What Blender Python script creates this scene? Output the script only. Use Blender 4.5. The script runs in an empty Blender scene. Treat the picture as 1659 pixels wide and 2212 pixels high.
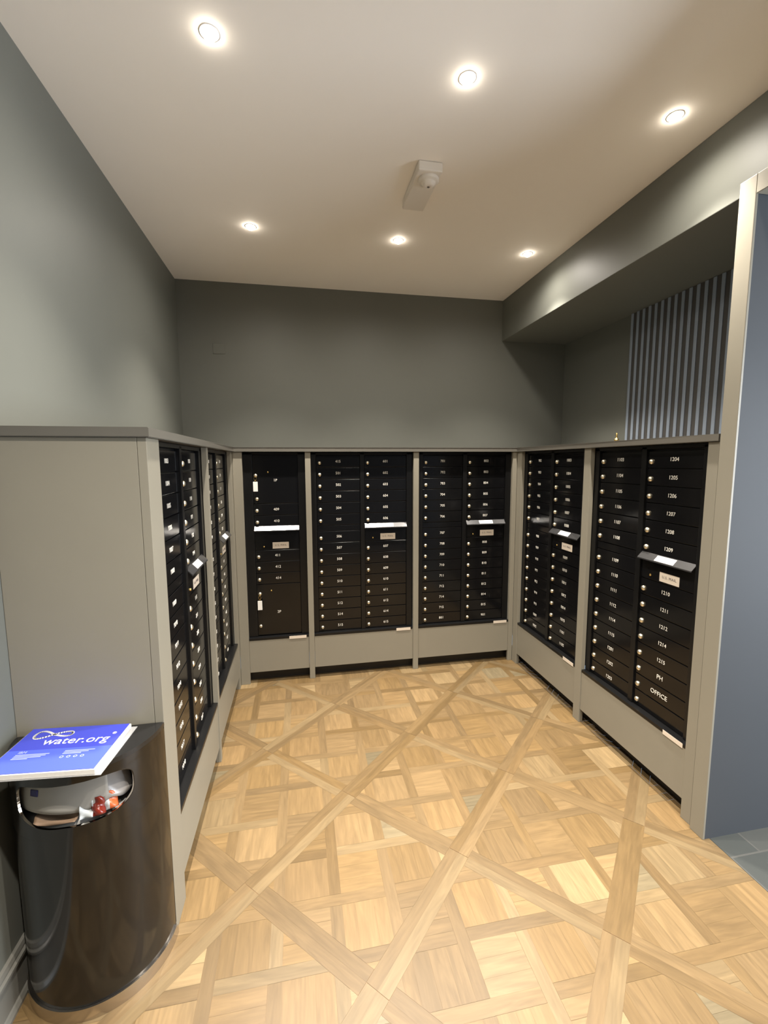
import bpy, bmesh, math, random
from mathutils import Vector, Matrix
C = bpy.context.scene.collection
PI = math.pi
rng = random.Random(7)

# ------------------------------------------------------------------ camera, world, lights, exposure
cam_d = bpy.data.cameras.new('camera'); cam = bpy.data.objects.new('camera', cam_d); C.objects.link(cam)
YAW, PITCH, ROLL, FPX = 0.1869, -0.1114, -0.0043, 956.0
fwd = Vector((math.sin(YAW)*math.cos(PITCH), math.cos(YAW)*math.cos(PITCH), math.sin(PITCH)))
rt = Vector((math.cos(YAW), -math.sin(YAW), 0)); up = rt.cross(fwd)
r2 = math.cos(ROLL)*rt + math.sin(ROLL)*up; u2 = -math.sin(ROLL)*rt + math.cos(ROLL)*up
M = Matrix((r2, u2, -fwd)).transposed().to_4x4(); M.translation = Vector((0.4779, -3.3614, 1.6855))
cam.matrix_world = M
cam_d.sensor_fit = 'VERTICAL'; cam_d.sensor_height = 36.0; cam_d.lens = FPX/2212*36.0; cam_d.clip_start = 0.02
bpy.context.scene.camera = cam
vs = bpy.context.scene.view_settings
vs.view_transform = 'Standard'; vs.look = 'None'; vs.gamma = 1; vs.use_curve_mapping = False
vs.exposure = 0.75
world = bpy.data.worlds.new('world'); bpy.context.scene.world = world; world.use_nodes = True
world.node_tree.nodes['Background'].inputs[0].default_value = (0.55, 0.75, 1.0, 1)
world.node_tree.nodes['Background'].inputs[1].default_value = 0.25

LAMP_W, LAMP_SPILL, LAMP_BEAM, LAMP_NEAR = 138.0, 16.5, 92, 1.2        # ceiling downlights: beam and spill watts, beam angle, factor of the row over the entrance
LAMP_COL = (1.0, 0.925, 0.83)
LENS_STRENGTH = 32.0
# daylight entering by the window of the hall
dl = bpy.data.lights.new('hall_daylight', 'AREA'); dl.shape = 'RECTANGLE'; dl.size = 2.2; dl.size_y = 2.3
dl.energy = 175; dl.color = (0.84, 0.91, 1.0)
dlo = bpy.data.objects.new('hall_daylight', dl); C.objects.link(dlo)
dlo.location = (4.75, -3.2, 1.5); dlo.rotation_euler = (0, PI/2, 0)     # shines toward -x

# ------------------------------------------------------------------ measures (metres)
H = 3.117                 # ceiling
XL, XW = 0.0, -0.444      # left cabinet face, left wall
XR = 2.2204               # right cabinet face
YB = 0.51                 # back wall
XS, ZS = 2.30, 2.768      # soffit face and underside
XN = 2.93                 # niche wall
YF = -4.6                 # wall behind the viewer
UW = 0.7888               # width of a double unit
P = 0.0889                # door pitch
ZU0, ZU1 = 0.342, 1.768
ZL0, ZL1 = 1.768, 1.800   # ledge
ZK = 0.0886

# ------------------------------------------------------------------ materials
def mat(name, col, rough=0.5, metal=0.0, spec=0.5, noise=0.0, nscale=40.0, bump=0.0, coat=0.0):
    m = bpy.data.materials.new(name); m.use_nodes = True
    nt = m.node_tree; b = nt.nodes['Principled BSDF']
    b.inputs['Base Color'].default_value = (*col, 1); b.inputs['Roughness'].default_value = rough
    b.inputs['Metallic'].default_value = metal; b.inputs['Specular IOR Level'].default_value = spec
    if coat: b.inputs['Coat Weight'].default_value = coat; b.inputs['Coat Roughness'].default_value = 0.08
    if noise or bump:
        tc = nt.nodes.new('ShaderNodeTexCoord'); n = nt.nodes.new('ShaderNodeTexNoise')
        n.inputs['Scale'].default_value = nscale; n.inputs['Detail'].default_value = 4
        nt.links.new(tc.outputs['Object'], n.inputs['Vector'])
        if noise:
            r = nt.nodes.new('ShaderNodeMix'); r.data_type = 'RGBA'
            r.inputs[6].default_value = (*[c*(1-noise) for c in col], 1); r.inputs[7].default_value = (*[min(1, c*(1+noise)) for c in col], 1)
            nt.links.new(n.outputs['Fac'], r.inputs[0]); nt.links.new(r.outputs[2], b.inputs['Base Color'])
        if bump:
            bp = nt.nodes.new('ShaderNodeBump'); bp.inputs['Strength'].default_value = bump; bp.inputs['Distance'].default_value = 0.002
            nt.links.new(n.outputs['Fac'], bp.inputs['Height']); nt.links.new(bp.outputs['Normal'], b.inputs['Normal'])
    return m

m_wall = mat('wall_paint', (0.146, 0.150, 0.130), 0.5, spec=0.3, noise=0.04, nscale=3, bump=0.05)
m_hall = mat('hall_paint', (0.062, 0.068, 0.076), 0.65, spec=0.15, noise=0.04, nscale=3)
m_ceil = mat('ceiling_paint', (0.94, 0.89, 0.82), 0.7, spec=0.2, noise=0.02, nscale=2)
m_cab = mat('cabinet_paint', (0.238, 0.220, 0.174), 0.42, spec=0.4, noise=0.03, nscale=6)
m_ledge = mat('ledge_laminate', (0.12, 0.112, 0.095), 0.3, spec=0.5, noise=0.06, nscale=9)
m_kick = mat('toe_kick_black', (0.02, 0.017, 0.014), 0.5)
m_black = mat('black_powder_coat', (0.006, 0.006, 0.0062), 0.3, spec=0.35, noise=0.1, nscale=60)
m_door = mat('black_door_enamel', (0.005, 0.005, 0.0055), 0.14, spec=0.42, noise=0.1, nscale=40)
m_flap = mat('slot_hood_enamel', (0.03, 0.03, 0.031), 0.27, spec=1.0)
m_silver = mat('lock_nickel', (0.86, 0.78, 0.60), 0.38, metal=1.0)
m_brass = mat('brass', (0.85, 0.60, 0.22), 0.25, metal=1.0)
m_white = mat('white_label', (0.82, 0.80, 0.76), 0.5)
m_num = mat('number_print', (0.74, 0.71, 0.64), 0.5)
m_plaque = mat('plaque_cream', (0.66, 0.58, 0.48), 0.4, noise=0.03)
m_ink = mat('plaque_ink', (0.10, 0.08, 0.08), 0.5)
m_binblk = mat('bin_gloss_black', (0.006, 0.0055, 0.005), 0.11, spec=0.65)
m_binlid = mat('bin_lid_black', (0.012, 0.012, 0.012), 0.22)
m_chrome = mat('chrome', (0.72, 0.66, 0.58), 0.12, metal=1.0)
m_ring = mat('bin_ring_steel', (0.58, 0.54, 0.49), 0.22, metal=1.0)
m_binin = mat('bin_inner_steel', (0.30, 0.29, 0.27), 0.35, metal=0.6)
m_base = mat('baseboard_paint', (0.16, 0.155, 0.135), 0.3, spec=0.5)
m_slat = mat('slat_daylight_tint', (0.27, 0.315, 0.38), 0.4, noise=0.05, nscale=12)  # blue of the daylight is put into the slat colour; no lamp gives it
m_slatbk = mat('slat_backing', (0.07, 0.066, 0.062), 0.6)
m_trimw = mat('lamp_trim_white', (0.85, 0.83, 0.80), 0.4)
m_sensor = mat('sensor_plastic', (0.78, 0.73, 0.66), 0.45)
m_sdark = mat('sensor_lens', (0.12, 0.10, 0.08), 0.3)
m_pages = mat('page_edges', (0.80, 0.77, 0.72), 0.6, noise=0.08, nscale=120)
m_blue = mat('cover_blue', (0.05, 0.065, 0.48), 0.22, spec=0.5)
m_blue2 = mat('cover_blue_pale', (0.075, 0.115, 0.66), 0.22, spec=0.5)
m_coverw = mat('cover_white_print', (0.86, 0.86, 0.88), 0.3)
m_coverp = mat('cover_pale_print', (0.36, 0.42, 0.85), 0.3)
m_bag = mat('bin_bag_grey', (0.34, 0.33, 0.31), 0.35)
m_bagpale = mat('pale_plastic', (0.25, 0.235, 0.22), 0.22)
m_paper = mat('waste_paper_grey', (0.26, 0.25, 0.225), 0.6, noise=0.06, nscale=15)
m_navy = mat('navy_print', (0.012, 0.012, 0.09), 0.4)
m_red = mat('wrapper_red', (0.17, 0.018, 0.01), 0.2)
m_orange = mat('wrapper_orange', (0.45, 0.10, 0.03), 0.3)
m_brown = mat('waste_kraft', (0.20, 0.13, 0.08), 0.7)
m_cardw = mat('waste_card_white', (0.45, 0.48, 0.49), 0.4)

def glassy(name, col, alpha, rough=0.15):
    m = mat(name, col, rough); b = m.node_tree.nodes['Principled BSDF']; b.inputs['Alpha'].default_value = alpha
    return m
m_poly = glassy('clear_wrapper', (0.75, 0.75, 0.75), 0.28)

m_lens = bpy.data.materials.new('lamp_lens'); m_lens.use_nodes = True
_b = m_lens.node_tree.nodes['Principled BSDF']
_b.inputs['Base Color'].default_value = (0.9, 0.9, 0.9, 1)
_b.inputs['Emission Color'].default_value = (1.0, 0.90, 0.76, 1); _b.inputs['Emission Strength'].default_value = LENS_STRENGTH

def tile_mat():
    m = mat('hall_slate_tile', (0.16, 0.17, 0.18), 0.4)
    nt = m.node_tree; b = nt.nodes['Principled BSDF']
    tc = nt.nodes.new('ShaderNodeTexCoord'); br = nt.nodes.new('ShaderNodeTexBrick')
    br.inputs['Color1'].default_value = (0.05, 0.054, 0.05, 1); br.inputs['Color2'].default_value = (0.065, 0.066, 0.06, 1)
    br.inputs['Mortar'].default_value = (0.085, 0.083, 0.075, 1); br.inputs['Scale'].default_value = 1.0
    br.inputs['Mortar Size'].default_value = 0.004; br.inputs['Brick Width'].default_value = 0.3; br.inputs['Row Height'].default_value = 0.15
    nt.links.new(tc.outputs['Object'], br.inputs['Vector']); nt.links.new(br.outputs['Color'], b.inputs['Base Color'])
    return m
m_tile = tile_mat()

def parquet_mat():
    m = bpy.data.materials.new('oak_parquet'); m.use_nodes = True
    nt = m.node_tree; N = nt.nodes; L = nt.links; b = N['Principled BSDF']
    b.inputs['Roughness'].default_value = 0.36; b.inputs['Specular IOR Level'].default_value = 0.42
    ac = N.new('ShaderNodeAttribute'); ac.attribute_name = 'tint'
    ag = N.new('ShaderNodeAttribute'); ag.attribute_name = 'grain'
    sep = N.new('ShaderNodeSeparateXYZ'); L.new(ag.outputs['Vector'], sep.inputs[0])
    tc = N.new('ShaderNodeTexCoord')
    rot = N.new('ShaderNodeVectorRotate'); rot.rotation_type = 'Z_AXIS'
    L.new(tc.outputs['Object'], rot.inputs['Vector']); L.new(sep.outputs[0], rot.inputs['Angle'])
    off = N.new('ShaderNodeVectorMath'); off.operation = 'ADD'
    cmb = N.new('ShaderNodeCombineXYZ'); L.new(sep.outputs[1], cmb.inputs[0]); L.new(sep.outputs[2], cmb.inputs[1]); L.new(sep.outputs[1], cmb.inputs[2])
    L.new(rot.outputs[0], off.inputs[0]); L.new(cmb.outputs[0], off.inputs[1])
    def layer(sx, sy, det, dist):
        mp = N.new('ShaderNodeMapping'); mp.inputs['Scale'].default_value = (sx, sy, 1); L.new(off.outputs[0], mp.inputs['Vector'])
        n = N.new('ShaderNodeTexNoise'); n.inputs['Scale'].default_value = 1; n.inputs['Detail'].default_value = det; n.inputs['Distortion'].default_value = dist
        L.new(mp.outputs[0], n.inputs['Vector']); return n
    n1 = layer(4.0, 26.0, 5, 1.4); n2 = layer(10.0, 130.0, 3, 0.3)
    r1 = N.new('ShaderNodeMapRange'); r1.inputs[1].default_value = 0.3; r1.inputs[2].default_value = 0.72; r1.inputs[3].default_value = 0.80; r1.inputs[4].default_value = 1.10
    L.new(n1.outputs['Fac'], r1.inputs[0])
    r2_ = N.new('ShaderNodeMapRange'); r2_.inputs[1].default_value = 0.3; r2_.inputs[2].default_value = 0.7; r2_.inputs[3].default_value = 0.92; r2_.inputs[4].default_value = 1.06
    L.new(n2.outputs['Fac'], r2_.inputs[0])
    mu = N.new('ShaderNodeMath'); mu.operation = 'MULTIPLY'; L.new(r1.outputs[0], mu.inputs[0]); L.new(r2_.outputs[0], mu.inputs[1])
    vm = N.new('ShaderNodeVectorMath'); vm.operation = 'SCALE'; L.new(ac.outputs['Vector'], vm.inputs[0]); L.new(mu.outputs[0], vm.inputs['Scale'])
    L.new(vm.outputs[0], b.inputs['Base Color'])
    return m
m_parquet = parquet_mat()

# ------------------------------------------------------------------ helpers
def box(bm, x0, x1, y0, y1, z0, z1, mi=0, bev=0.0):
    vsx = [bm.verts.new((x, y, z)) for z in (z0, z1) for x, y in ((x0, y0), (x1, y0), (x1, y1), (x0, y1))]
    fs = [bm.faces.new([vsx[i] for i in q]) for q in ((3, 2, 1, 0), (4, 5, 6, 7), (0, 1, 5, 4), (1, 2, 6, 5), (2, 3, 7, 6), (3, 0, 4, 7))]
    for f in fs: f.material_index = mi
    if bev:
        es = list({e for f in fs for e in f.edges})
        r = bmesh.ops.bevel(bm, geom=es, offset=bev, segments=2, affect='EDGES', profile=0.5)
        for f in r['faces']: f.material_index = mi
    return vsx

def prism(bm, pts, z0, z1, mi=0):
    a = [bm.verts.new((x, y, z0)) for x, y in pts]; b = [bm.verts.new((x, y, z1)) for x, y in pts]
    n = len(pts)
    fs = [bm.faces.new(a[::-1]), bm.faces.new(b)] + [bm.faces.new((a[i], a[(i+1) % n], b[(i+1) % n], b[i])) for i in range(n)]
    for f in fs: f.material_index = mi

def lathe(bm, prof, seg=24, mi=0, M=None, smooth=True):
    rings = []
    for r, z in prof:
        if r < 1e-6: rings.append([bm.verts.new((0, 0, z))])
        else: rings.append([bm.verts.new((r*math.cos(2*PI*i/seg), r*math.sin(2*PI*i/seg), z)) for i in range(seg)])
    fs = []
    for a, b in zip(rings, rings[1:]):
        for i in range(seg):
            j = (i+1) % seg
            if len(a) == 1 and len(b) == 1: continue
            if len(a) == 1: fs.append(bm.faces.new((a[0], b[j], b[i])))
            elif len(b) == 1: fs.append(bm.faces.new((a[i], a[j], b[0])))
            else: fs.append(bm.faces.new((a[i], a[j], b[j], b[i])))
    for f in fs: f.material_index = mi; f.smooth = smooth
    if M is not None:
        for rg in rings:
            for v in rg: v.co = M @ v.co

def tube(bm, pts, r, seg=8, mi=0, closed=False):
    pts = [Vector(p) for p in pts]; n = len(pts); rings = []
    for i, p in enumerate(pts):
        t = (pts[(i+1) % n] - pts[i-1]) if closed else (pts[min(i+1, n-1)] - pts[max(i-1, 0)])
        t.normalize(); a = t.orthogonal() if abs(t.z) > 0.9 else Vector((0, 0, 1)).cross(t); a.normalize(); b = t.cross(a)
        rings.append([bm.verts.new(p + r*(math.cos(2*PI*k/seg)*a + math.sin(2*PI*k/seg)*b)) for k in range(seg)])
    for i in range(n if closed else n-1):
        A, B = rings[i], rings[(i+1) % n]
        for k in range(seg):
            f = bm.faces.new((A[k], A[(k+1) % seg], B[(k+1) % seg], B[k])); f.smooth = True; f.material_index = mi
    if not closed:
        bm.faces.new(rings[0][::-1]).material_index = mi; bm.faces.new(rings[-1]).material_index = mi

def me_from(bm, name, mats):
    bmesh.ops.recalc_face_normals(bm, faces=bm.faces[:])
    me = bpy.data.meshes.new(name); bm.to_mesh(me); bm.free()
    for m in (mats if isinstance(mats, (list, tuple)) else [mats]): me.materials.append(m)
    return me

def link(name, me, parent=None, loc=(0, 0, 0), rot=(0, 0, 0)):
    o = bpy.data.objects.new(name, me); C.objects.link(o)
    o.location = loc; o.rotation_euler = rot
    if parent is not None: o.parent = parent
    return o

def obj(name, bm, mats, parent=None, loc=(0, 0, 0), rot=(0, 0, 0)):
    return link(name, me_from(bm, name, mats), parent, loc, rot)

def bxo(name, dims, m, parent=None, bev=0.0, **k):
    bm = bmesh.new(); box(bm, *dims, bev=bev); return obj(name, bm, m, parent, **k)

def thing(name, label, cat, loc=(0, 0, 0), rotz=0.0, group=None):
    return tag(link(name, None, None, loc, (0, 0, rotz)), label, cat, group)

def tag(o, label, cat, group=None):
    o['label'] = label; o['category'] = cat
    if group: o['group'] = group
    return o

def struct(o):
    o['kind'] = 'structure'; return o

_txt = {}
def text_mesh(s, size, m, depth=0.0006, shear=0.0, space=1.0):
    key = (s, size, m.name, shear)
    if key not in _txt:
        cu = bpy.data.curves.new('txt', 'FONT'); cu.body = s; cu.size = size; cu.align_x = 'CENTER'; cu.align_y = 'CENTER'
        cu.extrude = depth; cu.shear = shear; cu.space_character = space; cu.resolution_u = 3
        o = bpy.data.objects.new('txt', cu); C.objects.link(o)
        bpy.context.view_layer.update()
        me = bpy.data.meshes.new_from_object(o.evaluated_get(bpy.context.evaluated_depsgraph_get()))
        bpy.data.objects.remove(o); bpy.data.curves.remove(cu)
        me.materials.clear(); me.materials.append(m); _txt[key] = me
    return _txt[key]

# ------------------------------------------------------------------ the setting
struct(bxo('wall_left', (XW-0.12, XW, YF, YB+0.12, 0, H), m_wall))
struct(bxo('wall_back', (XW, XN, YB, YB+0.12, 0, H), m_wall))
struct(bxo('wall_right', (XN, XN+0.12, -1.852, YB+0.12, 0, H), m_wall))
struct(bxo('ceiling', (XW-0.12, XS+0.02, YF, YB+0.12, H, H+0.1), m_ceil))
struct(bxo('trim_1', (XS, 4.6, YF, YB, ZS, H), m_wall, bev=0.003))                 # dropped soffit along the right side
struct(bxo('wall_hall', (2.219, 4.6, -1.850, -1.7838, 0, ZS-0.0005), m_hall))
struct(bxo('wall_front', (XW-0.12, 4.7, YF-0.12, YF, 0, H), m_hall))
bm = bmesh.new()                                                                  # hall wall with the window opening
box(bm, 4.6, 4.7, YF, -4.3, 0, ZS); box(bm, 4.6, 4.7, -2.1, -1.776, 0, ZS); box(bm, 4.6, 4.7, -4.3, -2.1, 0, 0.35); box(bm, 4.6, 4.7, -4.3, -2.1, 2.65, ZS)
struct(obj('wall_hall_side', bm, m_hall))
bm = bmesh.new()
for y in (-4.3, -3.22, -2.14): box(bm, 4.58, 4.66, y, y+0.04, 0.35, 2.65)
for z in (0.35, 1.5, 2.61): box(bm, 4.58, 4.66, -4.26, -2.14, z, z+0.04)
struct(obj('window_1', bm, m_trimw))
# casing round the hall opening: post and header
bm = bmesh.new()
box(bm, 2.207, 2.2185, -1.852, -1.784, 0.0, 2.767, bev=0.002)
box(bm, 2.207, 2.2995, YF, -1.8525, 2.695, 2.767, bev=0.002)
struct(obj('trim_2', bm, m_cab))
# left baseboard with cap and shoe mouldings
bm = bmesh.new()
prof = [(0, 0), (0.024, 0), (0.024, 0.010), (0.018, 0.022), (0.014, 0.026), (0.014, 0.125), (0.020, 0.132), (0.020, 0.142), (0.013, 0.147), (0.013, 0.153), (0.009, 0.165), (0, 0.168)]
for y0, y1 in ((YF, -1.822),):
    a = [bm.verts.new((XW+x, y0, z)) for x, z in prof]; b = [bm.verts.new((XW+x, y1, z)) for x, z in prof]
    n = len(prof); bm.faces.new(a); bm.faces.new(b[::-1])
    for i in range(n): bm.faces.new((a[i], a[(i+1) % n], b[(i+1) % n], b[i]))
struct(obj('baseboard_left', bm, m_base))

# parquet floor: diamond frames of double boards filled with a basket weave
def parquet():
    NX, NY, PITCH_ = 0.6812, -1.2728, 0.6121
    D = PITCH_*math.sqrt(2)/4; SW = 0.0225; FW = 0.044; GAP = 0.0005
    x0, x1, y0, y1 = XW, 2.245, YF, 0.10
    e1 = Vector((1, 1)).normalized(); e2 = Vector((-1, 1)).normalized()
    verts, faces, tints, grains = [], [], [], []
    def clip(poly, n, d):              # keep n.p <= d
        out = []
        for i in range(len(poly)):
            a, b = poly[i], poly[(i+1) % len(poly)]
            da, db = n.dot(a)-d, n.dot(b)-d
            if da <= 0: out.append(a)
            if da*db < 0: out.append(a + (b-a)*(da/(da-db)))
        return out
    def area(p): return 0.5*sum(p[i].x*p[(i+1) % len(p)].y - p[(i+1) % len(p)].x*p[i].y for i in range(len(p)))
    tones = [(0.60, 0.390, 0.175), (0.64, 0.430, 0.205), (0.56, 0.36, 0.152), (0.70, 0.495, 0.25), (0.57, 0.38, 0.18), (0.61, 0.400, 0.18)]
    def add(poly, ang, kind, sq=None):
        for xa, xb, ya, yb in ((x0, x1, y0, y1), (x1, 2.31, -1.79, y1)):
            pl = poly
            for n, d in ((Vector((1, 0)), xb), (Vector((-1, 0)), -xa), (Vector((0, 1)), yb), (Vector((0, -1)), -ya)):
                if len(pl) >= 3: pl = clip(pl, n, d)
            put(pl, ang, kind, sq)
    def put(poly, ang, kind, sq):
        if len(poly) < 3: return
        A = area(poly)
        if A < 0: poly = poly[::-1]
        if abs(A) < 2e-5: return
        c = sum(poly, Vector((0, 0)))/len(poly)
        base = len(verts)
        for p in poly:
            q = p + (c-p).normalized()*(0.0011 if kind == 'f' else GAP); verts.append((q.x, q.y, 0.0))
        faces.append(list(range(base, base+len(poly))))
        t = rng.choice(tones); k = 0.302*rng.uniform(0.86, 1.08)*(0.85 if kind == 'f' else 0.88 if kind == 's' else 1.0)
        if sq: t = sq[0]; k = 0.302*sq[1]*rng.uniform(0.95, 1.05)
        tints.append((t[0]*k, t[1]*k, t[2]*k)); grains.append((-ang, rng.uniform(0, 40), rng.uniform(0, 40)))
    R = 12
    for i in range(-R, R):
        for j in range(-R, R):
            o = Vector((NX, NY)) + e1*PITCH_*i + e2*PITCH_*j
            cc = o + (e1+e2)*PITCH_/2
            if not (x0-0.5 < cc.x < x1+0.5 and y0-0.5 < cc.y < y1+0.5): continue
            S = PITCH_
            loc = lambda a, b: o + e1*a + e2*b
            # frame boards
            add([loc(0, 0), loc(S, 0), loc(S, FW), loc(0, FW)], PI/4, 'f')
            add([loc(0, S-FW), loc(S, S-FW), loc(S, S), loc(0, S)], PI/4, 'f')
            add([loc(0, FW), loc(FW, FW), loc(FW, S-FW), loc(0, S-FW)], 3*PI/4, 'f')
            add([loc(S-FW, FW), loc(S, FW), loc(S, S-FW), loc(S-FW, S-FW)], 3*PI/4, 'f')
            half = [(e1, e1.dot(o)+S-FW), (-e1, -(e1.dot(o)+FW)), (e2, e2.dot(o)+S-FW), (-e2, -(e2.dot(o)+FW))]
            def cadd(poly, ang, kind, sq=None):
                for n, d in half:
                    if len(poly) < 3: return
                    poly = clip(poly, n, d)
                if len(poly) >= 3: add(poly, ang, kind, sq)
            def rect(a, b, c, d): return [Vector((a, c)), Vector((b, c)), Vector((b, d)), Vector((a, d))]
            ix0 = math.floor((cc.x-0.5-NX)/D)-1; iy0 = math.floor((cc.y-0.5-NY)/D)-1
            for a in range(ix0, ix0+8):
                X = NX + D*(a+0.5)
                for b in range(iy0, iy0+8):
                    Y = NY + D*(b+0.5)
                    if (a+b) % 2 == 0: cadd(rect(X-D+SW, X+D-SW, Y-SW, Y+SW), 0, 's')
                    else: cadd(rect(X-SW, X+SW, Y-D+SW, Y+D-SW), PI/2, 's')
                    q0x, q1x, q0y, q1y = X+SW, X+D-SW, Y+SW, Y+D-SW
                    horiz = (a+b) % 2 == 0
                    sq = (rng.choice(tones) if rng.random() > 0.035 else (0.52, 0.41, 0.235), rng.choice((0.84, 0.92, 1.0, 1.08, 1.16)))
                    cuts = [0, rng.uniform(0.28, 0.38), rng.uniform(0.62, 0.72), 1]
                    for s in range(3):
                        if horiz: cadd(rect(q0x, q1x, q0y+(q1y-q0y)*cuts[s], q0y+(q1y-q0y)*cuts[s+1]), 0, 'p', sq)
                        else: cadd(rect(q0x+(q1x-q0x)*cuts[s], q0x+(q1x-q0x)*cuts[s+1], q0y, q1y), PI/2, 'p', sq)
    b0 = len(verts)                                                       # dark glue layer seen in the joints
    verts.extend([(x0, y0, -0.0012), (2.246, y0, -0.0012), (2.246, y1, -0.0012), (x0, y1, -0.0012)])
    faces.append([b0, b0+1, b0+2, b0+3]); tints.append((0.22, 0.14, 0.07)); grains.append((0, 0, 0))
    me = bpy.data.meshes.new('floor'); me.from_pydata(verts, [], faces)
    at = me.attributes.new('tint', 'FLOAT_VECTOR', 'FACE'); ag = me.attributes.new('grain', 'FLOAT_VECTOR', 'FACE')
    for k in range(len(faces)): at.data[k].vector = tints[k]; ag.data[k].vector = grains[k]
    me.materials.append(m_parquet)
    return struct(link('floor', me))
parquet()
struct(bxo('floor_hall', (2.247, 4.6, YF, -1.850, -0.03, 0.0), m_tile))

# ------------------------------------------------------------------ grey cabinets that hold the mailboxes
def run(name, label, origin, rotz, length, stiles, panels, toe, end_panel=None):
    """local x runs along the face, local -y faces the room"""
    t = thing(name, label, 'cabinet', origin, rotz)
    for a, b in stiles: bxo('stile', (a, b, 0.0, 0.028, 0, ZL0-0.0005), m_cab, t, bev=0.0015)
    for a, b in panels: bxo('base_panel', (a, b, 0.006, 0.027, ZK, ZU0-0.001), m_cab, t, bev=0.001)
    bxo('toe_kick', (toe[0], toe[1], 0.075, 0.095, 0, ZK-0.001), m_kick, t)
    if end_panel: bxo('end_panel', end_panel, m_cab, t, bev=0.001)
    return t
S1 = (0.503+0.014, 0.5583); S2 = (1.3505, 1.3933)
run('mailbox_cabinet', 'grey built-in cabinet along the back wall around the three rear mailbox banks', (0, 0, 0), 0, XR,
    [(0.0005, 0.0672), S1, S2, (2.182, XR-0.0005)], [(0.068, S1[0]-0.001), (S1[1]+0.001, S2[0]-0.001), (S2[1]+0.001, 2.181)], (-0.074, XR+0.074))
LN0 = -1.82                                             # near end of the left run
Lx = lambda y: y - LN0
run('mailbox_cabinet', 'grey built-in cabinet on the left side with a broad blank end panel behind the bin', (0, LN0, 0), PI/2, 1.82,
    [(0.0, 0.128), (Lx(-0.8908), Lx(-0.8541)), (Lx(-0.0653), 1.8195)],
    [(0.129, Lx(-0.8918)), (Lx(-0.8531), Lx(-0.0663))], (0.03, 1.82+0.074), (0.0, 0.018, 0.029, 0.443, 0, ZL0-0.0005))
run('mailbox_cabinet', 'grey built-in cabinet on the right side beside the blue hall wall', (XR, 0, 0), -PI/2, 1.772,
    [(0.0005, 0.0729), (0.8617+0.004, 0.9301), (1.7189, 1.772)], [(0.074, 0.8647), (0.9311, 1.7179)], (-0.074, 1.77), None)
# ledge: one U-shaped top
bm = bmesh.new()
o_ = 0.012
prism(bm, [(XW+0.0005, LN0-o_), (o_, LN0-o_), (o_, -o_), (XR-o_, -o_), (XR-o_, -1.776), (XN-0.0005, -1.775), (XN-0.0005, YB-0.0005), (XW+0.0005, YB-0.0005)][::-1] and
      [(XW+0.0005, LN0-o_), (o_, LN0-o_), (o_, -o_), (XR-o_, -o_), (XR-o_, -1.7755), (XN-0.0005, -1.7755), (XN-0.0005, YB-0.0005), (XW+0.0005, YB-0.0005)], ZL0, ZL1)
bmesh.ops.bevel(bm, geom=[e for e in bm.edges if abs(e.verts[0].co.z-e.verts[1].co.z) < 1e-6], offset=0.0025, segments=2, affect='EDGES')
tag(obj('ledge_top', bm, m_ledge), 'dark grey U-shaped ledge capping all the mailbox cabinets', 'ledge')

# ------------------------------------------------------------------ mailbox banks
DOOR_L, DOOR_W, COLP = 0.040, 0.335, 0.3676
ROW0 = 0.361                    # bottom of the lowest door row
def door_mesh(w, h):
    bm = bmesh.new(); box(bm, 0.0015, w-0.0015, 0, 0.012, 0.0022, h-0.0022, bev=0.0016); return me_from(bm, 'door', m_door)
M_DOOR = door_mesh(DOOR_W, P)
RX = Matrix.Rotation(PI/2, 4, 'X')     # local z of the lathe -> -y (toward the room)
bm = bmesh.new(); lathe(bm, [(0.0138, -0.001), (0.0136, 0.004), (0.0128, 0.0065), (0.011, 0.0087), (0.0085, 0.0108), (0.0055, 0.0124), (0.0025, 0.0133), (0, 0.0135)], 18, 0, RX)
M_LOCK = me_from(bm, 'lock', m_silver)
bm = bmesh.new(); lathe(bm, [(0.0065, -0.001), (0.0065, 0.003), (0.004, 0.0052), (0, 0.006)], 14, 0, RX)
M_SCREW = me_from(bm, 'brass_lock', m_brass)
VD = 0.040                     # depth of the door faces behind the stile faces

def number(s, parent, x, z, y=VD-0.0004, size=0.0255):
    link('number', text_mesh(s, size, m_num), parent, (x, y, z), (PI/2, 0, 0))

def door(bank, x, z, label_text, w=DOOR_W, h=P, me=None, lock_dx=0.0272, lock_dz=0.034, tx=None, tz=None):
    d = link('door', me or M_DOOR, bank, (x, VD, z))
    link('lock', M_LOCK, d, (lock_dx, 0, lock_dz))
    if label_text:
        link('number', text_mesh(label_text, 0.0335 if label_text in ('PH', 'OFFICE') else 0.0275, m_num), d, (tx if tx is not None else w*0.50, -0.0003, tz if tz is not None else h*0.50), (PI/2, 0, 0))
    return d

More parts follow.
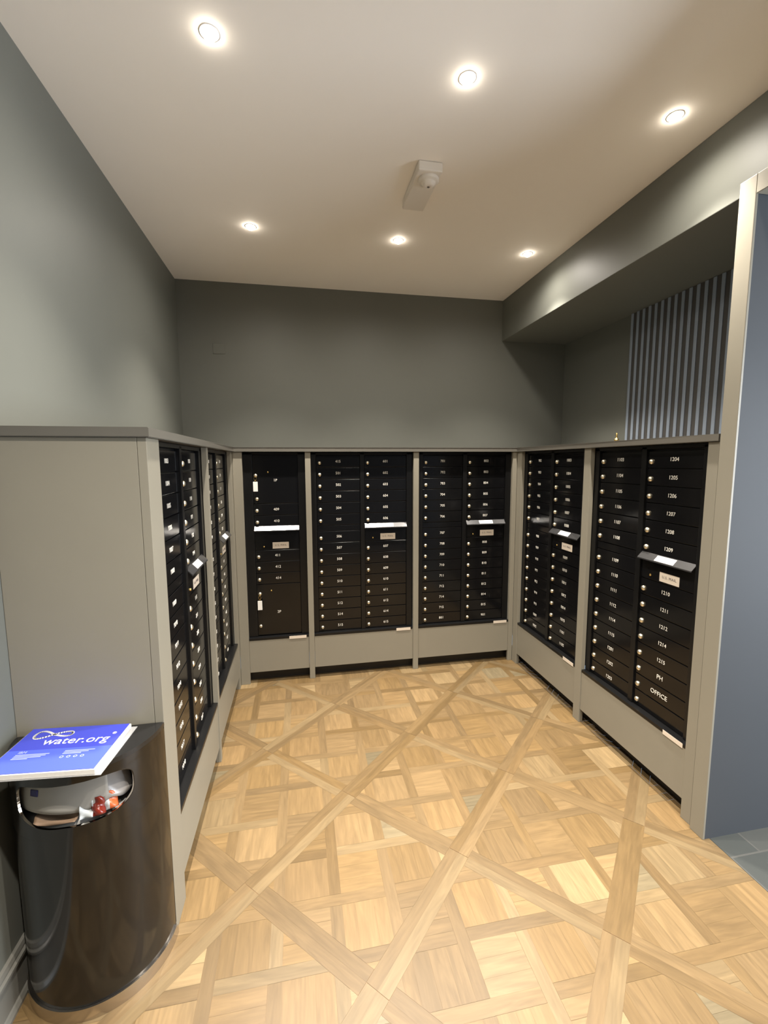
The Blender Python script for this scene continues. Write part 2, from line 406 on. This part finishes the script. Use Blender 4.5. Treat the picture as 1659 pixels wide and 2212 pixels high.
def slot(bank, x, z0, z1, w, sticker=True, plaque_dx=0.185):
    """outgoing slot: face plate, tilted hood with a white strip, plaque, small brass lock"""
    bxo('slot_plate', (x+0.0015, x+w-0.0015, VD, VD+0.012, z0+0.0018, z1-0.0018), m_door, bank, bev=0.0012)
    bm = bmesh.new()                                          # hood: slopes down and out
    y0, y1 = VD-0.001, 0.010; zt = z1+0.007; zb = z1-0.023; th = 0.003
    sec = [(y0, zt), (y1, zb), (y1, zb-0.006), (y1+0.003, zb-0.006), (y1+0.003, zb-th), (y0, zt-th-0.001)]
    a = [bm.verts.new((x+0.001, y, z)) for y, z in sec]; b = [bm.verts.new((x+w-0.001, y, z)) for y, z in sec]
    bm.faces.new(a); bm.faces.new(b[::-1])
    for i in range(len(sec)): bm.faces.new((a[i], a[(i+1) % len(sec)], b[(i+1) % len(sec)], b[i]))
    hood = obj('slot_hood', bm, m_flap, bank)
    bm = bmesh.new()
    f = lambda t, e: (y0+(y1-y0)*t, zt+(zb-zt)*t+e)
    sec = [f(0.12, 0.0003), f(0.92, 0.0003), f(0.92, 0.0009), f(0.12, 0.0009)]
    xa, xb = x+w*0.33, x+w*0.68
    a = [bm.verts.new((xa, y, z)) for y, z in sec]; b = [bm.verts.new((xb, y, z)) for y, z in sec]
    bm.faces.new(a); bm.faces.new(b[::-1])
    for i in range(4): bm.faces.new((a[i], a[(i+1) % 4], b[(i+1) % 4], b[i]))
    obj('label_strip', bm, m_white, hood)
    pz = z0+0.009
    pl = bxo('mail_plaque', (-0.060, 0.060, -0.0012, 0.0, 0, 0.048), m_plaque, bank, loc=(x+plaque_dx, VD, pz))
    link('plaque_text', text_mesh('U.S. MAIL', 0.0185, m_ink, space=1.15), pl, (0, -0.0014, 0.025), (PI/2, 0, 0))
    link('brass_lock', M_SCREW, bank, (x+0.065, VD, z0+0.026))

def bank_frame(bank, w, x_open, z_top=1.7605):
    """black surround: side flanges, mullions, rails, body box behind, sill at the bottom"""
    bm = bmesh.new()
    box(bm, 0.006, w-0.006, VD+0.013, 0.40, ZU0+0.002, ZU1-0.003)                       # body
    xs = [0.0] + [v for o in x_open for v in o] + [w]
    for a, b in zip(xs[0::2], xs[1::2]): box(bm, a, b, 0.030, VD+0.0128, ROW0, z_top, bev=0.0015)
    box(bm, 0.0, w, 0.030, VD+0.0128, z_top-0.013, ZU1-0.002, bev=0.0015)
    fr = obj('frame', bm, m_black, bank)
    bm = bmesh.new()
    sec = [(0.004, ZU0+0.0005), (0.004, ZU0+0.016), (VD-0.004, ROW0-0.0005), (VD+0.013, ROW0-0.0005), (VD+0.013, ZU0+0.0005)]
    a = [bm.verts.new((0.002, y, z)) for y, z in sec]; b = [bm.verts.new((w-0.002, y, z)) for y, z in sec]
    bm.faces.new(a); bm.faces.new(b[::-1])
    for i in range(len(sec)): bm.faces.new((a[i], a[(i+1) % len(sec)], b[(i+1) % len(sec)], b[i]))
    obj('sill', bm, m_black, bank)

def sill_sticker(bank, x0, x1):
    s = bxo('sticker', (x0, x1, 0.0026, 0.0036, ZU0-0.007, ZU0+0.0155), m_plaque, bank)

def floor_seq(a, b): return [str(i) for i in range(a, b+1)]
def double_bank(label, origin, rotz, left, right, sticker):
    t = thing('mailbox_bank', label, 'mailboxes', origin, rotz, 'double mailbox banks')
    x1, x2 = DOOR_L, DOOR_L+COLP
    bank_frame(t, UW, [(x1, x1+DOOR_W), (x2, x2+DOOR_W)])
    for k in range(9): door(t, x1, ROW0+(8-k)*P, left[6+k])
    up0 = ROW0+9.5*P
    for k in range(6): door(t, x1, up0+(5-k)*P, left[k])
    bxo('filler_rail', (x1+0.0015, x1+DOOR_W-0.0015, VD+0.001, VD+0.0125, ROW0+9*P+0.002, up0-0.002), m_door, t, bev=0.001)
    for k in range(8): door(t, x2, ROW0+(7-k)*P, right[6+k])
    for k in range(6): door(t, x2, up0+(5-k)*P, right[k])
    slot(t, x2, ROW0+8*P, up0, DOOR_W)
    if sticker: sill_sticker(t, UW-0.135, UW-0.018)
    return t

s3 = lambda f: [f'{f}{i:02d}' for i in (1, 2, 3, 4, 5, 6, 7, 8, 9, 10, 11, 12, 14, 15)]
allno = []
for f in range(1, 13): allno += s3(f)
def take(start, n):
    i = allno.index(start); r = allno[i:i+n]; return r + ['']*(n-len(r))
double_bank('bank of numbered black mailboxes at rear centre, numbers 415 to 615', (0.5583, 0, 0), 0, take('415', 15), take('601', 14), True)
double_bank('bank of numbered black mailboxes at rear right, numbers 701 to 901', (1.3933, 0, 0), 0, take('701', 15), take('802', 14), True)
double_bank('black mailbox bank on the right side, against the back corner', (XR, -0.0729, 0), -PI/2, take('902', 15), take('1003', 14), True)
double_bank('near right black mailbox bank ending in PH and OFFICE doors', (XR, -0.9301, 0), -PI/2, take('1103', 15),
            ['1204', '1205', '1206', '1207', '1208', '1209', '1210', '1211', '1212', '1214', '1215', 'PH', 'OFFICE', ''], True)
double_bank('black mailbox bank on the left side, deepest one by the back corner', (0, -0.8541, 0), PI/2, take('208', 15), take('309', 14), False)
double_bank('near left black mailbox bank seen almost edge-on, just behind the waste bin', (0, -1.6796, 0), PI/2,
            [str(i) for i in list(range(1003, 1013))+list(range(1014, 1019))], take('108', 14), False)

# single bank with two parcel lockers
sb = thing('mailbox_bank', 'narrow single-column black mailbox bank with two parcel lockers and hanging keys', 'mailboxes', (0.0672, 0, 0), 0)
SX, SWD, SWW = 0.066, 0.330, 0.451
bank_frame(sb, SWW, [(SX, SX+SWD)])
r0 = ROW0+0.005
z2p = 0.768; zs0 = 1.032; zs1 = 1.207
me2 = door_mesh(SWD, z2p-r0)
p2 = door(sb, SX, r0, '2P', SWD, z2p-r0, me2, 0.022, 0.075, 0.163, 0.180)
link('brass_lock', M_SCREW, p2, (0.109, 0, 0.350)); link('lock', M_LOCK, p2, (0.024, 0, 0.328))
mes = door_mesh(SWD, 0.088)
for k, s in enumerate(('414', '412', '411')): door(sb, SX, z2p+k*0.088, s, SWD, 0.088, mes, 0.024, 0.036, 0.165)
slot(sb, SX, zs0, zs1, SWD, plaque_dx=0.189)
for k, s in enumerate(('410', '409')): door(sb, SX, zs1+k*0.088, s, SWD, 0.088, mes, 0.024, 0.036, 0.165)
z1p = zs1+2*0.088
me1 = door_mesh(SWD, 1.7475-z1p)
p1 = door(sb, SX, z1p, '1P', SWD, 1.7475-z1p, me1, 0.026, 0.036, 0.163, 0.174)
link('brass_lock', M_SCREW, p1, (0.111, 0, 0.235)); link('lock', M_LOCK, p1, (0.022, 0, 0.210))
sill_sticker(sb, 0.300, 0.430)

# keys left in the parcel lockers
def key(x, z, label):
    t = thing('locker_key', label, 'key', (x, VD-0.0137, z))
    bm = bmesh.new(); box(bm, -0.0012, 0.0012, -0.010, 0.0, -0.004, 0.004); 
    lathe(bm, [(0, -0.0012), (0.0105, -0.0012), (0.0105, 0.0012), (0, 0.0012)], 18, 0, Matrix.Translation((0, -0.019, 0)) @ Matrix.Rotation(PI/2, 4, 'Y'))
    obj('key_bow', bm, m_brass, t)
    bm = bmesh.new(); tube(bm, [(0.002*math.sin(a), -0.019+0.001*math.cos(a), -0.018+0.0165*math.cos(a)) if False else (0.0085*math.sin(a), -0.019, -0.0205+0.0135*math.cos(a)) for a in [2*PI*i/20 for i in range(20)]], 0.0013, 6, 0, True)
    tube(bm, [(0.0045*math.sin(a), -0.0195, -0.038+0.0075*math.cos(a)) for a in [2*PI*i/14 for i in range(14)]], 0.0010, 6, 0, True)
    obj('key_ring', bm, m_brass, t)
    bm = bmesh.new(); box(bm, -0.0165, 0.0165, -0.0205, -0.0185, -0.116, -0.044, bev=0.0009)
    obj('key_tag', bm, m_white, t)
key(0.0672+SX+0.022, z1p+0.210, 'brass key with white tag hanging from the upper parcel locker 1P')
key(0.0672+SX+0.024, r0+0.328, 'brass key with white tag hanging from the lower parcel locker 2P')

# ------------------------------------------------------------------ fluted screen in the niche
t = thing('slat_screen', 'grey vertical slat screen, tinted blue for daylight, on the niche wall above the right mailboxes', 'screen', (XN, -0.35, ZL1))
bxo('backing_board', (-0.012, -0.0005, -1.425, 0.0, 0.0, ZS-ZL1-0.002), m_slatbk, t)
bm = bmesh.new()
sec = [(-0.0125, -0.0115), (-0.0165, -0.0115), (-0.0185, -0.008), (-0.0185, 0.008), (-0.0165, 0.0115), (-0.0125, 0.0115)]
a = [bm.verts.new((x, y, 0)) for x, y in sec]; b = [bm.verts.new((x, y, ZS-ZL1-0.004)) for x, y in sec]
bm.faces.new(a); bm.faces.new(b[::-1])
for i in range(6): bm.faces.new((a[i], a[(i+1) % 6], b[(i+1) % 6], b[i]))
ms = me_from(bm, 'slat', m_slat)
for k in range(26): link('slat', ms, t, (0, -0.014-0.0553*k, 0.001))

# ------------------------------------------------------------------ ceiling fittings
HALL_LAMP = (3.55, -2.95)
LAMPS = [(0.217, -1.633, 'ceiling downlight at top left of the nearer row of three'), (1.132, -1.623, 'middle ceiling downlight of the nearer row, before the ceiling sensor'),
         (2.054, -1.606, 'ceiling downlight of the nearer row beside the right-hand soffit'), (0.220, -0.391, 'ceiling downlight at left of the farther row, near the left wall'),
         (1.142, -0.385, 'middle ceiling downlight of the farther row, beyond the ceiling sensor'), (2.065, -0.362, 'ceiling downlight of the farther row in the right back corner by the soffit'),
         (0.22, -2.86, None), (1.13, -2.86, None), (2.05, -2.86, None), (3.55, -2.95, None)]
bm = bmesh.new(); lathe(bm, [(0.0245, -0.0005), (0.0245, -0.0012), (0.029, -0.002), (0.034, -0.0012), (0.034, -0.0005)], 28)
M_TRIM = me_from(bm, 'trim_ring', m_trimw)
bm = bmesh.new(); lathe(bm, [(0.024, -0.0006), (0.0235, -0.006), (0.020, -0.013), (0.012, -0.018), (0, -0.020)], 24)
M_LENS = me_from(bm, 'lens', m_lens)
for i, (x, y, lab) in enumerate(LAMPS):
    t = thing('downlight', lab or ('ceiling downlight of the row above the entrance, behind the viewer' if x < XS else 'ceiling downlight in the tiled hall beyond the opening'), 'downlight', (x, y, H if x < XS else ZS), 0, 'ceiling downlights')
    link('trim_ring', M_TRIM, t); link('lens', M_LENS, t)
    k = 0.45 if x > XS else LAMP_NEAR if y < -2 else 1.0
    for watts, ang, soft in ((LAMP_W*k, LAMP_BEAM if y > -2 else 98, 0.02), (LAMP_SPILL*k*(1.3 if y < -2 else 1), 172, 0.03)):      # narrow beam and the faint wide spill of the lens
        sp = bpy.data.lights.new('lamp_beam', 'SPOT'); sp.energy = watts; sp.color = LAMP_COL
        sp.spot_size = math.radians(ang); sp.spot_blend = 1.0; sp.shadow_soft_size = soft
        link('lamp_beam', sp, t, (0, 0, -0.05))

t = thing('ceiling_sensor', 'white boxy sensor unit mounted on the ceiling between the downlights', 'sensor', (1.130, -0.985, H))
bxo('housing', (-0.060, 0.060, -0.172, 0.172, -0.045, -0.0005), m_sensor, t, bev=0.006)
bm = bmesh.new(); lathe(bm, [(0.052, -0.0445), (0.052, -0.052), (0.046, -0.058), (0.036, -0.060), (0.034, -0.064), (0.024, -0.075), (0.011, -0.079), (0.0105, -0.0785), (0, -0.0785)], 28, 0, Matrix.Translation((0.008, -0.105, 0)))
hd = obj('sensor_head', bm, m_sensor, t)
bm = bmesh.new(); lathe(bm, [(0.006, -0.0786), (0.006, -0.0802), (0, -0.0805)], 12, 0, Matrix.Translation((0.008, -0.105, 0))); obj('sensor_eye', bm, m_sdark, hd)
bxo('cable_clip', (-0.006, 0.018, 0.1725, 0.196, -0.022, -0.0005), m_sensor, t, bev=0.003)

tag(bxo('cover_plate', (-0.046, 0.046, -0.004, -0.0003, -0.041, 0.041), m_wall, None, bev=0.0012, loc=(-0.137, YB, 2.602)),
    'small square wall-coloured cover plate on the upper back wall', 'plate')
bm = bmesh.new(); lathe(bm, [(0, 0.0003), (0.0125, 0.0003), (0.013, 0.002), (0.013, 0.012), (0.011, 0.014), (0.006, 0.016), (0.0052, 0.024), (0.0052, 0.044), (0.004, 0.047), (0, 0.048)], 18)
tag(obj('brass_bolt', bm, m_brass, None, loc=(2.262, -1.093, ZL1)), 'tiny brass bolt standing upright on the ledge before the slat screen', 'bolt')

# ------------------------------------------------------------------ half-round waste bin
BX, BY, BA, BB = -0.2195, -1.8225, 0.2195, 0.2185       # centre of the flat back, half width, depth
BH = 0.795
bin_ = thing('waste_bin', 'glossy black half-round waste bin with a letterbox opening and steel base ring', 'bin', (BX, BY, 0))
def arc(s, a): return (BA*s*math.cos(a), BB*s*math.sin(a))          # a from -pi (left) to 0 (right)
def hole(k, n):                                                     # rounded opening in (angle, z)
    ca, cz, ha, hz = math.radians(-84.5), 0.704, math.radians(44), 0.066
    th = 2*PI*k/n; e = 2/4.2
    c, s = math.cos(th), math.sin(th)
    x = math.copysign(abs(c)**e, c); z = math.copysign(abs(s)**e, s)
    lift = 0.030*max(0, abs(x)-0.35)**1.6 if z < 0 else 0.0
    return ca+ha*x, cz+hz*z+lift
def bin_shell(s, z0, z1, with_hole):
    bm = bmesh.new()
    def P3(a, z, s=s): x, y = arc(s, a); return (x, y, z)
    pa0, pa1, pz0, pz1 = -PI, 0.0, z0, z1
    if not with_hole:
        n = 64; lo = [bm.verts.new(P3(-PI+PI*i/n, z0)) for i in range(n+1)]; hi = [bm.verts.new(P3(-PI+PI*i/n, z1)) for i in range(n+1)]
        for i in range(n): bm.faces.new((lo[i], lo[i+1], hi[i+1], hi[i])).smooth = True
        bm.faces.new((lo[n], lo[0], hi[0], hi[n]))
        return bm
    ra0, ra1, rz0, rz1 = math.radians(-146), math.radians(-24), 0.60, 0.785
    N_ = 128; ca, cz = (ra0+ra1)/2, (rz0+rz1)/2
    rings = []
    outer = []
    for k in range(N_):
        th = 2*PI*k/N_; c, sn = math.cos(th), math.sin(th); m = max(abs(c), abs(sn))
        outer.append((ca+(ra1-ra0)/2*c/m, cz+(rz1-rz0)/2*sn/m))
    inner = [hole(k, N_) for k in range(N_)]
    for t_ in (0, 0.04, 0.3, 0.65, 1.0):
        rings.append([bm.verts.new(P3(i[0]+(o[0]-i[0])*t_, i[1]+(o[1]-i[1])*t_)) for i, o in zip(inner, outer)])
    for A, B in zip(rings, rings[1:]):
        for k in range(N_):
            f = bm.faces.new((A[k], A[(k+1) % N_], B[(k+1) % N_], B[k])); f.smooth = True
    # lip of the opening turned inward
    lip = [bm.verts.new(P3(a, z, s-0.03)) for a, z in inner]
    for k in range(N_): bm.faces.new((lip[k], lip[(k+1) % N_], rings[0][(k+1) % N_], rings[0][k])).material_index = 1
    def grid(a0, a1, zz0, zz1, n):
        lo = [bm.verts.new(P3(a0+(a1-a0)*i/n, zz0)) for i in range(n+1)]; hi = [bm.verts.new(P3(a0+(a1-a0)*i/n, zz1)) for i in range(n+1)]
        for i in range(n): bm.faces.new((lo[i], lo[i+1], hi[i+1], hi[i])).smooth = True
        return lo, hi
    grid(-PI, 0, z0, rz0, 72); grid(-PI, 0, rz1, z1, 72); grid(-PI, ra0, rz0, rz1, 14); grid(ra1, 0, rz0, rz1, 14)
    bk = [bm.verts.new(p) for p in ((-BA*s, 0, z0), (BA*s, 0, z0), (BA*s, 0, z1), (-BA*s, 0, z1))]; bm.faces.new(bk)
    bmesh.ops.remove_doubles(bm, verts=bm.verts[:], dist=0.0002)
    return bm
obj('body', bin_shell(1.0, 0.0445, BH, True), [m_binblk, m_chrome], bin_)
# inner liner behind the shell (floor and walls)
bm = bmesh.new()
n = 48; lo = [bm.verts.new((*arc(0.955, -PI+PI*i/n), 0.04)) for i in range(n+1)]; hi = [bm.verts.new((*arc(0.955, -PI+PI*i/n), 0.628)) for i in range(n+1)]
for i in range(n): bm.faces.new((lo[i], lo[i+1], hi[i+1], hi[i])).smooth = True
bm.faces.new(lo); bm.faces.new([bm.verts.new(p) for p in ((-BA*0.95, -0.006, 0.04), (BA*0.95, -0.006, 0.04), (BA*0.95, -0.006, BH-0.01), (-BA*0.95, -0.006, BH-0.01))])
obj('liner', bm, m_binin, bin_)
def dome_slab(s0, z0, s1, z1, bev=0.003):
    bm = bmesh.new(); n = 64
    pts = [arc(s0, -PI+PI*i/n) for i in range(n+1)]
    prism(bm, pts, z0, z1)
    for f in bm.faces: f.smooth = False
    es = [e for e in bm.edges if abs(e.verts[0].co.z-z1) < 1e-6 and abs(e.verts[1].co.z-z1) < 1e-6]
    bmesh.ops.bevel(bm, geom=es, offset=bev, segments=2, affect='EDGES')
    return bm
obj('lid', dome_slab(1.004, BH+0.0005, 1, 0.8105, 0.004), m_binlid, bin_)
obj('base_ring', dome_slab(1.030, 0.0, 1, 0.044, 0.012), m_ring, bin_)

# rubbish seen through the opening
def sheet(name, f, nu, nv, m, label, cat, thick=0.0012, extra=None):
    bm = bmesh.new()
    g = [[bm.verts.new(f(i/nu, j/nv)) for j in range(nv+1)] for i in range(nu+1)]
    for i in range(nu):
        for j in range(nv):
            fc = bm.faces.new((g[i][j], g[i+1][j], g[i+1][j+1], g[i][j+1])); fc.smooth = True
            if extra: fc.material_index = extra(i/nu, j/nv)
    o = obj(name, bm, m); md = o.modifiers.new('thickness', 'SOLIDIFY'); md.thickness = thick; md.offset = 0
    return tag(o, label, cat) if label else o
bm = bmesh.new()                                                   # plastic bag filling the bin, bulging at the top
n = 48; ringsz = [(0.048, 0.84), (0.10, 0.93), (0.45, 0.93), (0.55, 0.93), (0.60, 0.90), (0.625, 0.80), (0.640, 0.60), (0.646, 0.3)]
def bagpt(t, s):                      # D-shaped outline shrunk about its own middle
    if t < 0.66: x, y = arc(0.99, -PI+PI*t/0.66)
    else: x, y = BA*0.99*(1-2*(t-0.66)/0.34), -0.010
    return s*x, -0.092+s*(y+0.092)
rings = []
for z, s in ringsz:
    rg = []
    for i in range(n):
        x, y = bagpt(i/n, s)
        a = 2*PI*i/n; rg.append(bm.verts.new((BX+x, BY+y, z+0.004*math.sin(5*a+3)*(z > 0.5))))
    rings.append(rg)
for A, B in zip(rings, rings[1:]):
    for i in range(n): bm.faces.new((A[i], A[(i+1) % n], B[(i+1) % n], B[i])).smooth = True
bm.faces.new(rings[0][::-1]); bm.faces.new(rings[-1])
tag(obj('bin_bag', bm, m_bag), 'grey plastic bag full of rubbish inside the black bin', 'bag')

def f_env(u, v):     # big grey envelope standing curled behind the opening
    a = math.radians(-138+80*u); r = 0.93-0.10*v*math.sin(PI*u)-0.05*u
    return (BX+BA*r*math.cos(a), BY+BB*r*math.sin(a), 0.664+0.118*v+0.008*math.sin(3*u+1)*(1-v))
e = sheet('waste_envelope', f_env, 36, 10, m_paper, 'large grey envelope curled inside the bin opening', 'envelope')
def f_mk(u, v):
    p = Vector(f_env(0.21+0.09*u, 0.42+0.17*v)); c = Vector((BX, BY, p.z)); return tuple(p + (p-c).normalized()*0.0022)
o = sheet('printed_mark', f_mk, 6, 4, m_navy, None, None, 0.0004); o.parent = e
def blob_sheet(cx, cy, cz, w, h, tilt, yaw, curl):
    R_ = Matrix.Rotation(yaw, 3, 'Z') @ Matrix.Rotation(tilt, 3, 'X')
    def f(u, v):
        p = Vector(((u-0.5)*w, curl*math.sin(PI*u)+0.004*math.sin(9*v+5*u), (v-0.5)*h)); p = R_ @ p
        return (cx+p.x, cy+p.y, cz+p.z)
    return f
def at(a, r, z): a = math.radians(a); return (BX+BA*r*math.cos(a), BY+BB*r*math.sin(a), z)
sheet('waste_card', blob_sheet(*at(-75, 0.90, 0.672), 0.034, 0.055, -0.45, 0.25, 0.006), 10, 10, m_cardw, 'small white card on the rubbish in the bin opening', 'card')
sheet('waste_wrapper', blob_sheet(*at(-66, 0.885, 0.666), 0.036, 0.05, -0.5, 0.35, -0.012), 10, 10, m_red, 'dark red shiny wrapper in the bin beside the white card', 'wrapper')
sheet('waste_wrapper', blob_sheet(*at(-57, 0.865, 0.668), 0.040, 0.05, -0.5, 0.5, -0.010), 12, 10, [m_cardw, m_orange], 'orange and white wrapper at the right of the bin opening', 'wrapper', extra=lambda u, v: 1 if u > 0.4 else 0)
def f_clear(u, v):     # pale bag edge on the right of the opening
    a = math.radians(-62+26*u); r = 0.90-0.03*math.sin(PI*v)-0.10*v
    return (BX+BA*r*math.cos(a), BY+BB*r*math.sin(a), 0.672+0.105*v+0.006*math.sin(8*u+5*v))
sheet('waste_bag', f_clear, 14, 10, m_bagpale, 'pale shiny plastic bag at the right end of the bin opening', 'bag')
sheet('waste_kraft_paper', blob_sheet(*at(-100, 0.84, 0.652), 0.12, 0.04, -1.1, -0.1, 0.008), 14, 8, m_brown, 'crumpled brown paper low in the bin opening', 'paper')

# ------------------------------------------------------------------ magazine on the bin lid
mg = thing('magazine', 'blue magazine with white looped emblem and white lettering, lying on the black bin', 'magazine', (-0.252, -1.943, 0.8108), math.radians(-5.0))
MW, MD, MT = 0.300, 0.222, 0.018
bxo('wrapper', (-MW/2-0.022, MW/2+0.016, -MD/2-0.003, MD/2+0.006, 0.0, 0.0016), m_poly, mg)
bxo('pages', (-MW/2, MW/2, -MD/2, MD/2, 0.0018, MT-0.0012), m_pages, mg, bev=0.001)
cv = bxo('cover', (-MW/2-0.001, MW/2-0.004, -MD/2+0.003, MD/2-0.002, MT-0.001, MT), m_blue, mg)
bxo('cover_panel', (-MW/2-0.001, MW/2-0.004, -MD/2+0.003, -MD*0.02, MT, MT+0.0003), m_blue2, cv)
zt = MT+0.0004
link('cover_title', text_mesh('water.org', 0.049, m_coverw, 0.0002), cv, (0.022, 0.034, zt))
bm = bmesh.new()
pts = []
for i in range(49):
    a = 2*PI*i/48
    pts.append((-0.066+0.056*math.cos(a), 0.072+math.sin(a)*math.cos(a)*(0.024 if math.cos(a) > 0 else 0.038), zt))
# flat ribbon of constant width along the infinity curve
for i in range(48):
    p, q = Vector(pts[i]), Vector(pts[i+1]); tdir = (q-p).normalized(); nrm = Vector((-tdir.y, tdir.x, 0))*0.0038; e_ = tdir*0.0012
    bm.faces.new([bm.verts.new(v) for v in (p-nrm-e_, q-nrm+e_, q+nrm+e_, p+nrm-e_)])
obj('cover_emblem', bm, m_coverw, cv)
link('cover_print', text_mesh('®', 0.016, m_coverw, 0.0002), cv, (0.122, 0.060, zt))
bm = bmesh.new()
def bar(x0, x1, y, h=0.0035): bm.faces.new([bm.verts.new(v) for v in ((x0, y-h/2, zt), (x1, y-h/2, zt), (x1, y+h/2, zt), (x0, y+h/2, zt))])
for k, w in enumerate((0.095, 0.088, 0.078, 0.045)): bar(-0.116, -0.116+w, -0.026-0.0062*k)
for k, w in enumerate((0.085, 0.070, 0.052)): bar(0.018, 0.018+w, -0.018-0.0065*k)
for k in range(4):
    x = 0.024+0.019*k; r = 0.0055
    for i in range(12):
        a0, a1 = 2*PI*i/12, 2*PI*(i+1)/12
        bm.faces.new([bm.verts.new((x+rr*math.cos(a), -0.046+rr*math.sin(a), zt)) for rr, a in ((r, a0), (r, a1), (r*0.6, a1), (r*0.6, a0))])
obj('cover_text_lines', bm, m_coverp, cv)
link('cover_heading', text_mesh('IBM', 0.015, m_coverp, 0.0002), cv, (-0.103, -0.015, zt))
